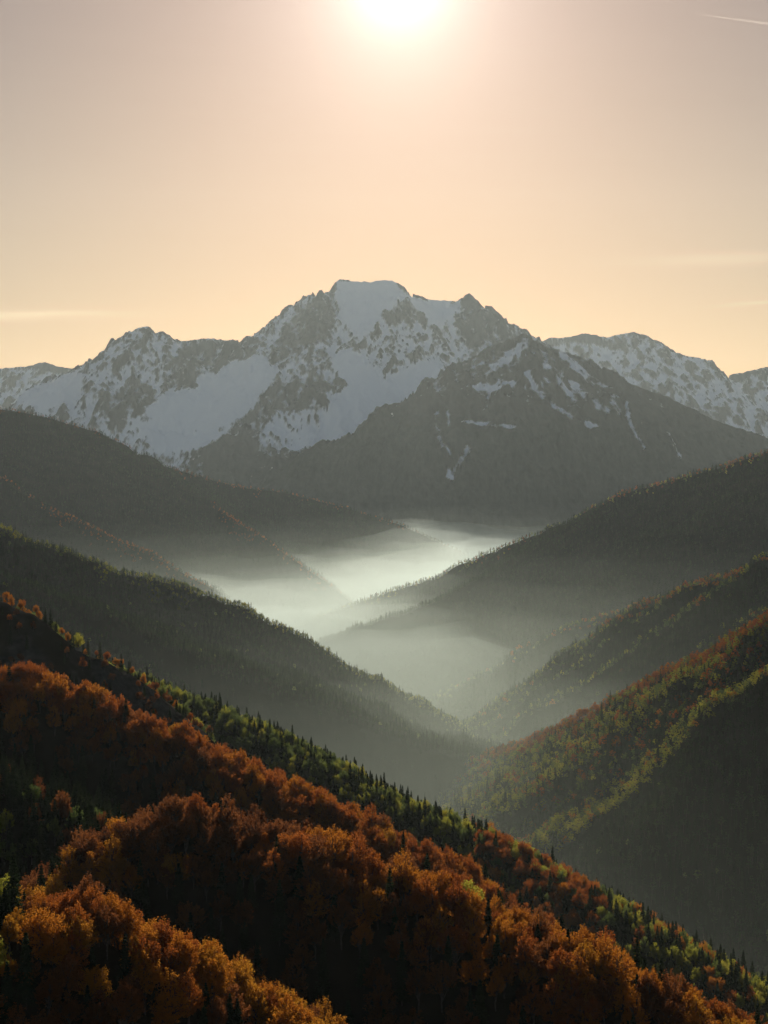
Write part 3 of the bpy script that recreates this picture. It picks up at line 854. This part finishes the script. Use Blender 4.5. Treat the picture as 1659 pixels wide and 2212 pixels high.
# ---- the near hillside
x, y, z, w, d = scatter(TE, 6.0, 26)
n1 = fbm(x, y, 70, 3, 501); n2 = fbm(x, y, 28, 2, 511)
LE = []
for i in range(len(x)):
    s = TE.spines[w[i]].name; r = rng.uniform()
    u, v, _ = proj(x[i], y[i], z[i])
    s1 = 1.0
    if s == 'crag' and d[i] < -14: s = 'far'
    if s == 'lowest':
        tab = [(.9, 'beech', 'orange'), (.9 if u < 420 else .1, 'beech', 'rust'), ((.2 if u < 420 else 1.0) + .3 * n1[i], 'beech', 'golden'), (.4 - .3 * n2[i], 'beech', 'copper'), (.08, 'spruce', 'spruce')]
        if u < 55: tab = [(.4, 'green', 'yellowgreen'), (1.2, 'spruce', 'spruce'), (.2, 'beech', 'golden')]
        if d[i] > 20: tab = [(1, 'beech', 'copper'), (1.2, 'spruce', 'spruce'), (.15, 'beech', 'orange')]  # front face shade put into darker trees, bright tones left to the crest
    elif s == 'middle':
        lf = float(sstep(900, 500, u))
        tab = [(.5 + 1.4 * lf, 'beech', 'copper'), (.9, 'beech', 'rust'), (1.2 * (1 - lf) + .5 * max(0, n1[i]), 'beech', 'orange'), (.3 * max(0, n2[i]), 'beech', 'golden'), (.12 + .5 * max(0, -n1[i] - .1), 'spruce', 'spruce')]
        if u < 300 and d[i] > -10: tab = [(1, 'beech', 'orange'), (.6, 'beech', 'golden'), (.2, 'beech', 'copper')]
        if d[i] < -30: tab = [(.8, 'spruce', 'spruce'), (.7, 'beech', 'copper'), (.5, 'beech', 'rust')] if u < 900 else [(1, 'spruce', 'spruce'), (.25, 'green', 'green'), (.2, 'beech', 'rust')]
        if d[i] > 26: tab = [(1, 'beech', 'copper'), (1.4, 'spruce', 'spruce')]  # dark tones again paint the shade below the lit crest
    elif s == 'conifer':
        tab = [(1, 'spruce', 'spruce'), (.12, 'beech', 'copper'), (.08, 'green', 'green')]
        s1 = .9
    elif s == 'upper':
        tab = [(1.3, 'beech', 'rust'), (.6 + .5 * n1[i], 'beech', 'orange'), (.35, 'beech', 'copper'), (.25 * max(0, n2[i] + .2), 'beech', 'golden'), (.10 + .6 * max(0, -n1[i] - .1), 'spruce', 'spruce')]
        if d[i] > 30: tab = [(1.3, 'spruce', 'spruce'), (1, 'beech', 'copper'), (.12, 'beech', 'golden')]  # shaded face of this spur painted by darker trees
        if d[i] < -35: tab = [(.6, 'spruce', 'spruce'), (.5, 'beech', 'rust'), (.3, 'green', 'green')]
    elif s == 'crag':
        if d[i] > 4 and r < .5: continue
        if d[i] > 4: tab = [(1, 'spruce', 'spruce'), (.7, 'beech', 'copper'), (.25, 'beech', 'rust')]; s1 = .45
        else: tab = [(.8, 'beech', 'orange'), (.5, 'beech', 'rust'), (.25, 'beech', 'golden')]; s1 = .42
    else:
        rr = float(sstep(1010, 1090, u) * sstep(1330, 1240, u)) * (1 if d[i] < 35 else .1)
        rt = float(sstep(1300, 1400, u))
        tab = [(1.0 - .4 * rt, 'green', 'green'), (.55 + .35 * rt, 'green', 'yellowgreen'), (.8 + .9 * float(sstep(650, 850, u)) * (1 - rr), 'spruce', 'spruce'), (4.5 * rr + .35 * rt, 'beech', 'rust'), (.9 * rr + .2 * rt, 'beech', 'orange')]
        if d[i] > 40: tab = [(1.5, 'spruce', 'spruce'), (.25, 'green', 'green'), (.12, 'green', 'yellowgreen')]
        s1 = .82
    k, c = pick(rng.uniform(), tab)
    if s in ('lowest', 'middle', 'upper') and d[i] > 26 and r < .5: continue
    if s != 'crag':
        if k == 'beech' and n2[i] < -.45: s1 *= .75
        s1 *= .95
    LE.append(mk(k, c, x[i], y[i], z[i], s1) + [s, float(d[i])])


def one(kind, tone, u, v, Y, h, s_name, var=0, note=None):
    """a tree singled out in the photo: height h, standing near distance Y where its tip is seen in direction (u, v)"""
    best = None
    for dy in np.arange(-90, 91, 1.5):
        X, Yy, Zt = pt(u, v, Y + dy)
        zg = float(TE.at(TE.Z, np.array([X]), np.array([Yy]))[0])
        e = abs(Zt - zg - h) + .02 * abs(dy)
        if best is None or e < best[0]: best = (e, X, Yy, zg)
    H = SHAPES[kind][var][1][0][:, 2].max()
    print('special', note, 'miss %.1f' % best[0])
    return [kind, var, tone, best[1], best[2], best[3], random.uniform(0, 6.28), h / H, s_name, 0.0, note]


SPECIAL = [
    one('spruce', 'spruce', 152, 1362, 897, 13, 'crag', 0, 'dark spruce on the bare crag crest, leftmost of the four standing free'),
    one('spruce', 'spruce', 190, 1377, 895, 12, 'crag', 1, 'dark spruce second from the left along the bare crag crest'),
    one('spruce', 'spruce', 216, 1384, 894, 13, 'crag', 0, 'dark spruce third from the left along the bare crag crest'),
    one('spruce', 'spruce', 262, 1410, 900, 13, 'crag', 1, 'lone dark spruce lowest on the bare crag crest'),
    one('spruce', 'spruce', 22, 1352, 880, 13, 'crag', 1, 'dark spruce at the left end below the crag top'),
    one('spruce', 'spruce', 58, 1365, 878, 11, 'crag', 0, 'small dark spruce beside the leftmost spruce under the crag'),
    one('spruce', 'spruce', 15, 2060, 300, 17, 'lowest', 0, 'near spruce with sunlit branch tips in the bottom left corner'),
    one('spruce', 'spruce', 752, 2150, 395, 21, 'lowest', 2, 'young spruce rising into the bottom edge below the middle spur'),
    one('green', 'yellowgreen', 1015, 1862, 530, 15, 'far', 2, 'round pale green tree in the gully beside the dark conifers'),
    one('beech', 'orange', 262, 1758, 495, 14, 'middle', 2, 'bright orange beech at the left end of the middle spur'),
    one('green', 'yellowgreen', 12, 1745, 570, 15, 'lowest', 1, 'yellow-green tree at the left edge above the lowest spur'),
]
LE = [t for t in LE if not any((t[3] - q[3]) ** 2 + (t[4] - q[4]) ** 2 < (4.5 if q[0] == 'spruce' else 6) ** 2 for q in SPECIAL)]
CAND = LE + SPECIAL
for t in LD2:
    CAND.append(t + ['d2', 0.0])

# which of them show largest: paint every crown into a small depth map, near to far
W_, H_ = 830, 1106
ids = np.full((H_, W_), -1, int)
arr = np.array([t[3:8] for t in CAND])
rads = np.array([np.hypot(*np.abs(SHAPES[t[0]][t[1]][1][0][:, :2]).max(0)) * .62 * t[7] for t in CAND])
hgts = np.array([SHAPES[t[0]][t[1]][1][0][:, 2].max() * t[7] for t in CAND])
topu, topv, fz = proj(arr[:, 0], arr[:, 1], arr[:, 2] + hgts)
botv = proj(arr[:, 0], arr[:, 1], arr[:, 2] + hgts * .25)[1]
count = np.zeros(len(CAND), int)
for i in np.argsort(fz):
    u, v0, v1 = topu[i] / 2, topv[i] / 2, botv[i] / 2
    ru = rads[i] * FPX / fz[i] / 2
    a0, a1, b0, b1 = int(max(0, u - ru)), int(min(W_ - 1, u + ru + 1)), int(max(0, v0)), int(min(H_ - 1, v1 + 1))
    if a1 <= a0 or b1 <= b0: continue
    yy, xx = np.mgrid[b0:b1, a0:a1]
    tt = (yy - v0) / max(1, v1 - v0)
    hw = ru * (tt if CAND[i][0].endswith('spruce') else np.sqrt(np.clip(1 - (2 * tt - 1) ** 2, 0, 1)))
    zt = zbuf[np.clip(((yy * 2 - ZB_V0) / ZB_S).astype(int), 0, ZB_H - 1), np.clip(((xx * 2 - ZB_U0) / ZB_S).astype(int), 0, ZB_W - 1)]
    m = (np.abs(xx - u) <= hw) & (ids[b0:b1, a0:a1] < 0) & (zt > fz[i] - 30)
    ids[b0:b1, a0:a1][m] = i
    count[i] = m.sum()

KIND = {'beech': ('beech_tree', 'beech', 'autumn beeches on the slopes'), 'spruce': ('spruce_tree', 'spruce', 'dark spruces on the slopes'),
        'green': ('broadleaf_tree', 'broadleaf tree', 'green broadleaf trees on the slopes')}
chosen = set()
for k in KIND:
    c = [i for i, t in enumerate(CAND) if t[0].replace('mid_', '') == k and count[i] >= 5]
    c.sort(key=lambda i: -count[i] - (1e6 if len(CAND[i]) > 10 else 0))
    print(k, len(c), 'smallest', count[c[min(288, len(c) - 1)]] if c else None)
    chosen.update(c[:289])

# ---- labels: tone, stand, stretch of the stand, then the order within that handful
TONE = {'copper': 'copper-brown', 'rust': 'rust-red', 'orange': 'orange', 'golden': 'golden', 'yellowgreen': 'yellow-green', 'green': 'green', 'deepgreen': 'dark green', 'spruce': 'dark'}
STAND = {'lowest': 'lowest spur', 'middle': 'long middle spur', 'conifer': 'conifer spur', 'upper': 'upper spur', 'crag': 'bare crag', 'far': 'far crest', 'd2': 'right-hand hill'}
NOUN = {'beech': 'beeches', 'spruce': 'spruces', 'green': 'broadleaf trees'}
ORD = ['first', 'second', 'third', 'fourth', 'fifth', 'sixth', 'seventh', 'eighth', 'ninth', 'tenth', 'eleventh', 'twelfth', 'thirteenth', 'fourteenth']
ZONE = ['at far left', 'well left', 'centre left', 'just left', 'just right', 'centre right', 'well right', 'at far right']
HALF = ['upper', 'lower']
cells = {}
for i in chosen:
    t = CAND[i]
    if len(t) > 10 and t[10]: continue
    cells.setdefault((t[0].replace('mid_', ''), t[2], t[8], int(min(7, max(0, topu[i] // 207.4)))), []).append(i)
lab = {}
for (k, tone, st, zn), mem in cells.items():
    rows = [mem] if len(mem) <= 5 else [sorted(mem, key=lambda i: topv[i])[:len(mem) // 2], sorted(mem, key=lambda i: topv[i])[len(mem) // 2:]]
    for ri, row in enumerate(rows):
        row = sorted(row, key=lambda i: topu[i])
        for q, i in enumerate(row):
            hf = '' if len(rows) == 1 else HALF[ri] + ' '
            zone = ZONE[zn].replace(' of the photo', '')
            if len(row) == 1: lab[i] = f"only {TONE[tone]} {NOUN[k][:-2] if k == 'beech' else NOUN[k][:-1]} in the {hf}rows of the {STAND[st]} {zone}"
            else: lab[i] = f"{ORD[min(q, 13)]} from left of {hf}{TONE[tone]} {NOUN[k]} on {STAND[st]} {zone}"

for i in sorted(chosen, key=lambda i: fz[i]):
    t = CAND[i]; kk = t[0].replace('mid_', '')
    nm, cat, grp = KIND[kk]
    root = bpy.data.objects.new(nm, None); COL.objects.link(root)
    root.location = t[3:6]; root.rotation_euler = (0, 0, t[6]); root.scale = (t[7],) * 3
    root['label'] = t[10] if len(t) > 10 and t[10] else lab[i]
    root['category'] = cat; root['group'] = grp
    shape = SHAPES[t[0]][t[1]]
    link('trunk', trunk_mesh((t[0], t[1]), shape), root)
    link('crown', crown_mesh((t[0], t[1]), t[2], shape), root)

rest = [t for i, t in enumerate(CAND) if i not in chosen and t[8] != 'd2']
restD2 = [t for i, t in enumerate(CAND) if i not in chosen and t[8] == 'd2']
print('near stuff', len(rest))
woods('forest', 'mixed autumn woods filling the near hillside between the larger trees', [t[:8] for t in rest])
woods('forest', 'yellow-green and rust woods on the right-hand hill', [t[:8] for t in restD2])
woods('forest', 'misty mixed woods on the hill behind the right-hand hill', LD1)
woods('forest', 'pale woods on the spur almost lost in mist', LD0)
woods('forest', 'dark green woods on the left-hand hill', LC1)
woods('forest', 'far woods on the long ridge descending from the right', LB2)
woods('forest', 'far dark woods on the hill before the snow mountain', LB1)


# ------------------------------------------------------------------ haze and mist
def vol_mat(name, density, color, aniso):
    m, nt, out = new_mat(name)
    v = N(nt, 'ShaderNodeVolumePrincipled')
    v.inputs['Density'].default_value = density
    v.inputs['Color'].default_value = (*color, 1)
    v.inputs['Anisotropy'].default_value = aniso
    v.inputs['Density Attribute'].default_value = ''
    nt.links.new(v.outputs[0], out.inputs['Volume'])
    m.cycles.homogeneous_volume = True
    return m


def box(name, x0, x1, y0, y1, z0, z1, mat):
    v = [(x, y, zz) for zz in (z0, z1) for y in (y0, y1) for x in (x0, x1)]
    f = [(0, 2, 3, 1), (4, 5, 7, 6), (0, 1, 5, 4), (2, 6, 7, 3), (0, 4, 6, 2), (1, 3, 7, 5)]
    return mesh_np(name, v, f, False, (mat,))


zmax = max(float(T.Z.max()) for T in ALL_T)
link('haze', box('haze', -9000, 9000, -1400, 19000, 55, zmax + 12, vol_mat('haze', 1.4e-5, (.72, .86, .93), .55)),
     label='thin sunlit haze filling the whole valley', cat='haze', kind='stuff')

TOPY = [1000, 1600, 2200, 2800, 3400, 4000, 4600, 5200, 6000, 9000]
TOPZ = [320, 370, 420, 450, 475, 490, 515, 540, 552, 560]


def mist(drop, density, y0, wob, seed, label, aniso=.55, color=(.80, .93, .94), flat=False, y1=8800):
    if flat: color = (.80, .94, .88)
    """a bank of even mist with an undulating top that thins out towards the near end"""
    xs = np.linspace(-3600, 3600, 90); ys = np.linspace(y0, y1, 110)
    X, Y = np.meshgrid(xs, ys)
    top = (drop if flat else np.interp(Y, TOPY, TOPZ) - drop) + wob * fbm(X, Y * .5, 900, 4, seed) + .55 * wob * fbm(X, Y * .6, 260, 3, seed + 9)
    e = sstep(y0, y0 + 700, Y) * sstep(y1, y1 - 500, Y) * sstep(3600, 3100, np.abs(X))
    bot = 60.0
    top = bot + 1 + np.maximum(top - bot, 2) * e
    ny, nx = X.shape
    v = np.concatenate([np.stack([X, Y, top], -1).reshape(-1, 3), np.stack([X, Y, np.full(X.shape, bot)], -1).reshape(-1, 3)])
    i = np.arange(nx * ny).reshape(ny, nx); o = nx * ny
    F = [np.stack([i[:-1, :-1], i[:-1, 1:], i[1:, 1:], i[1:, :-1]], -1).reshape(-1, 4),
         np.stack([i[:-1, :-1], i[1:, :-1], i[1:, 1:], i[:-1, 1:]], -1).reshape(-1, 4) + o]
    for a in (i[0], i[-1][::-1], i[::-1, 0], i[:, -1]):
        F.append(np.stack([a[:-1], a[:-1] + o, a[1:] + o, a[1:]], -1))
    link('mist', mesh_np('mist', v, np.concatenate(F), True, (vol_mat('mist', density, color, aniso),)), label=label, cat='mist', kind='stuff')


mist(0, 2.9e-4, 3200, 50, 601, 'thin upper veil of mist over the valley fog bank')
mist(30, 5.2e-4, 2900, 50, 611, 'middle layer of the valley fog bank')
mist(70, 7.5e-4, 2500, 45, 621, 'dense lower layer of the valley fog bank')
mist(640, 0.15e-4, -400, 18, 631, 'highest faint layer of near mist drifting between the hills', flat=True)
mist(585, 0.3e-4, -400, 18, 641, 'second faint layer of near mist between the hills', flat=True)
mist(530, 0.65e-4, -300, 18, 651, 'third faint layer of near mist between the hills', flat=True)
mist(462, 1.8e-4, -200, 18, 661, 'fourth layer of near mist deep between the hills', flat=True)
mist(490, 1.6e-4, 1150, 22, 671, 'mist gathering at the foot of the left-hand hill', flat=True, y1=2600)


# ------------------------------------------------------------------ condensation trail, high beyond the haze
def contrail():
    m = vol_mat('condensation_trail', .0013, (1, .97, .95), .8)
    P = [pt(u, v, 26000) for u, v in ((1500, 30), (1560, 38), (1620, 46), (1700, 57), (1800, 71))]
    V, F = tube(P, [5, 14, 20, 24, 26], 8)
    link('contrail', mesh_np('contrail', V, F, True, (m,)), label='thin pale aircraft trail high in the upper right sky', cat='contrail')


contrail()

# ------------------------------------------------------------------ sky, sun, camera
world = bpy.data.worlds.new('World'); scene.world = world; world.use_nodes = True
nt = world.node_tree; nt.nodes.clear()
wo = N(nt, 'ShaderNodeOutputWorld')
sky = N(nt, 'ShaderNodeTexSky', sky_type='NISHITA')
sky.sun_disc = False; sky.sun_elevation = SUN_EL; sky.sun_rotation = SUN_AZ
sky.altitude = 1200; sky.air_density = 1.0; sky.dust_density = 0.4; sky.ozone_density = 1.0
bg = N(nt, 'ShaderNodeBackground'); bg.inputs['Strength'].default_value = .11
tint = N(nt, 'ShaderNodeMix', data_type='RGBA', blend_type='MULTIPLY'); 
tint.inputs[7].default_value = (1.0, .81, .71, 1)               # the warm white balance of the evening
nt.links.new(sky.outputs[0], tint.inputs[6]); nt.links.new(tint.outputs[2], bg.inputs['Color'])
tc = N(nt, 'ShaderNodeTexCoord')
nrm = N(nt, 'ShaderNodeVectorMath', operation='NORMALIZE'); nt.links.new(tc.outputs['Generated'], nrm.inputs[0])
dt = N(nt, 'ShaderNodeVectorMath', operation='DOT_PRODUCT'); dt.inputs[1].default_value = SUN_DIR
nt.links.new(nrm.outputs[0], dt.inputs[0])
ang = mathn(nt, 'MULTIPLY', mathn(nt, 'ARCCOSINE', mathn(nt, 'MINIMUM', dt.outputs['Value'], 1.0)), 180 / math.pi)
sep = N(nt, 'ShaderNodeSeparateXYZ'); nt.links.new(nrm.outputs[0], sep.inputs[0])
elev = mathn(nt, 'MULTIPLY', mathn(nt, 'ARCSINE', sep.outputs[2]), 180 / math.pi)


def gexp(x, s):
    return mathn(nt, 'EXPONENT', mathn(nt, 'MULTIPLY', x, -1.0 / s))


def lobe(fac, col, k):
    n = N(nt, 'ShaderNodeVectorMath', operation='SCALE'); n.inputs[0].default_value = [c * k for c in col]
    nt.links.new(fac, n.inputs['Scale'])
    return n.outputs[0]


def vadd(a, b):
    n = N(nt, 'ShaderNodeVectorMath', operation='ADD'); nt.links.new(a, n.inputs[0]); nt.links.new(b, n.inputs[1]); return n.outputs[0]


g_sun = mathn(nt, 'POWER', mathn(nt, 'MULTIPLY_ADD', mathn(nt, 'DIVIDE', ang, .75), mathn(nt, 'DIVIDE', ang, .75), 1.0), -1.1)
halo = gexp(ang, 3.1)
glow = gexp(ang, 11.0)
sidefade = gexp(mathn(nt, 'POWER', mathn(nt, 'DIVIDE', ang, 38.0), 2.0), 1.0)
tint.inputs[0].default_value = 1.0
hor = mathn(nt, 'MULTIPLY', gexp(mathn(nt, 'MAXIMUM', elev, 0.0), 9.0), sidefade)
front = ramp(nt, mathn(nt, 'DIVIDE', elev, 60.0, clamp=True), [(0.0, (.82, .435, .165)), (.10, (.89, .515, .27)), (.18, (.95, .575, .35)), (.31, (.82, .49, .34)), (1.0, (.9, .67, .52))])
warm = N(nt, 'ShaderNodeMix', data_type='RGBA'); warm.inputs[6].default_value = (1.0, .86, .76, 1)
nt.links.new(gexp(mathn(nt, 'POWER', mathn(nt, 'DIVIDE', ang, 60.0), 2.0), 1.0), warm.inputs[0])
nt.links.new(front, warm.inputs[7]); nt.links.new(warm.outputs[2], tint.inputs[7])
total = vadd(vadd(lobe(g_sun, (1, .96, .90), 2.6), lobe(halo, (1, .90, .81), 1.1)), vadd(lobe(glow, (1, .76, .56), .37), lobe(hor, (1, .60, .24), .40)))

# thin streaks of cirrus low in the sky
sx = N(nt, 'ShaderNodeMapping'); sx.inputs['Scale'].default_value = (9, 9, 150)
nt.links.new(nrm.outputs[0], sx.inputs['Vector'])
cn = N(nt, 'ShaderNodeTexNoise'); cn.inputs['Scale'].default_value = 1.0; cn.inputs['Detail'].default_value = 5
nt.links.new(sx.outputs[0], cn.inputs['Vector'])
az = mathn(nt, 'MULTIPLY', mathn(nt, 'ARCTAN2', sep.outputs[0], sep.outputs[1]), 180 / math.pi)


def streak(e0, th, a0, aw, slope):
    e = mathn(nt, 'SUBTRACT', elev, mathn(nt, 'MULTIPLY_ADD', mathn(nt, 'SUBTRACT', az, a0), slope, e0))
    e = mathn(nt, 'ADD', e, mathn(nt, 'MULTIPLY_ADD', cn.outputs['Fac'], .5, -.25))
    a = gexp(mathn(nt, 'POWER', mathn(nt, 'DIVIDE', e, th), 2.0), 1.0)
    b = gexp(mathn(nt, 'POWER', mathn(nt, 'DIVIDE', mathn(nt, 'SUBTRACT', az, a0), aw), 2.0), 1.0)
    return mathn(nt, 'MULTIPLY', a, b)


st = mathn(nt, 'ADD', streak(6.05, .16, -14.2, 3.2, .03), mathn(nt, 'MULTIPLY', streak(8.25, .2, 13.5, 3.0, -.01), .5))
st = mathn(nt, 'ADD', st, mathn(nt, 'MULTIPLY', streak(6.5, .08, 15.0, 1.6, .05), .5))
veil = mathn(nt, 'MULTIPLY_ADD', cn.outputs['Fac'], .12, -.06)
total = vadd(total, lobe(mathn(nt, 'MULTIPLY', st, sidefade), (1, .78, .52), .32))
total = vadd(total, lobe(mathn(nt, 'MULTIPLY', veil, glow), (1, .8, .6), .5))
bg2 = N(nt, 'ShaderNodeBackground'); bg2.inputs['Strength'].default_value = 1.0
nt.links.new(total, bg2.inputs['Color'])
ad = N(nt, 'ShaderNodeAddShader'); nt.links.new(bg.outputs[0], ad.inputs[0]); nt.links.new(bg2.outputs[0], ad.inputs[1])
nt.links.new(ad.outputs[0], wo.inputs['Surface'])

sl = bpy.data.lights.new('sun', 'SUN'); sl.energy = 5.0; sl.angle = R(.53); sl.color = (1, .88, .70)
so = bpy.data.objects.new('sun', sl); COL.objects.link(so)
so.rotation_euler = SUN_DIR.to_track_quat('Z', 'Y').to_euler()
so.location = (0, 0, 3000)

cam = bpy.data.cameras.new('camera'); co = bpy.data.objects.new('camera', cam); COL.objects.link(co)
cam.sensor_fit = 'VERTICAL'; cam.sensor_height = 36.0; cam.lens = 36.0 * FPX / 2212.0
cam.clip_start = 1.0; cam.clip_end = 60000
co.location = (0, 0, CAM_Z); co.rotation_euler = (math.pi / 2 - PITCH, 0, 0)
scene.camera = co

scene.view_settings.view_transform = 'Standard'; scene.view_settings.look = 'None'
scene.view_settings.exposure = -0.5; scene.view_settings.gamma = 1.0
scene.view_settings.use_curve_mapping = False
cy = scene.cycles
cy.use_denoising = True
try:
    cy.denoiser = 'OPENIMAGEDENOISE'; cy.denoising_input_passes = 'RGB_ALBEDO_NORMAL'
except Exception:
    pass
cy.max_bounces = 6; cy.diffuse_bounces = 3; cy.transmission_bounces = 2; cy.transparent_max_bounces = 8; cy.volume_bounces = 2
cy.sample_clamp_indirect = 6
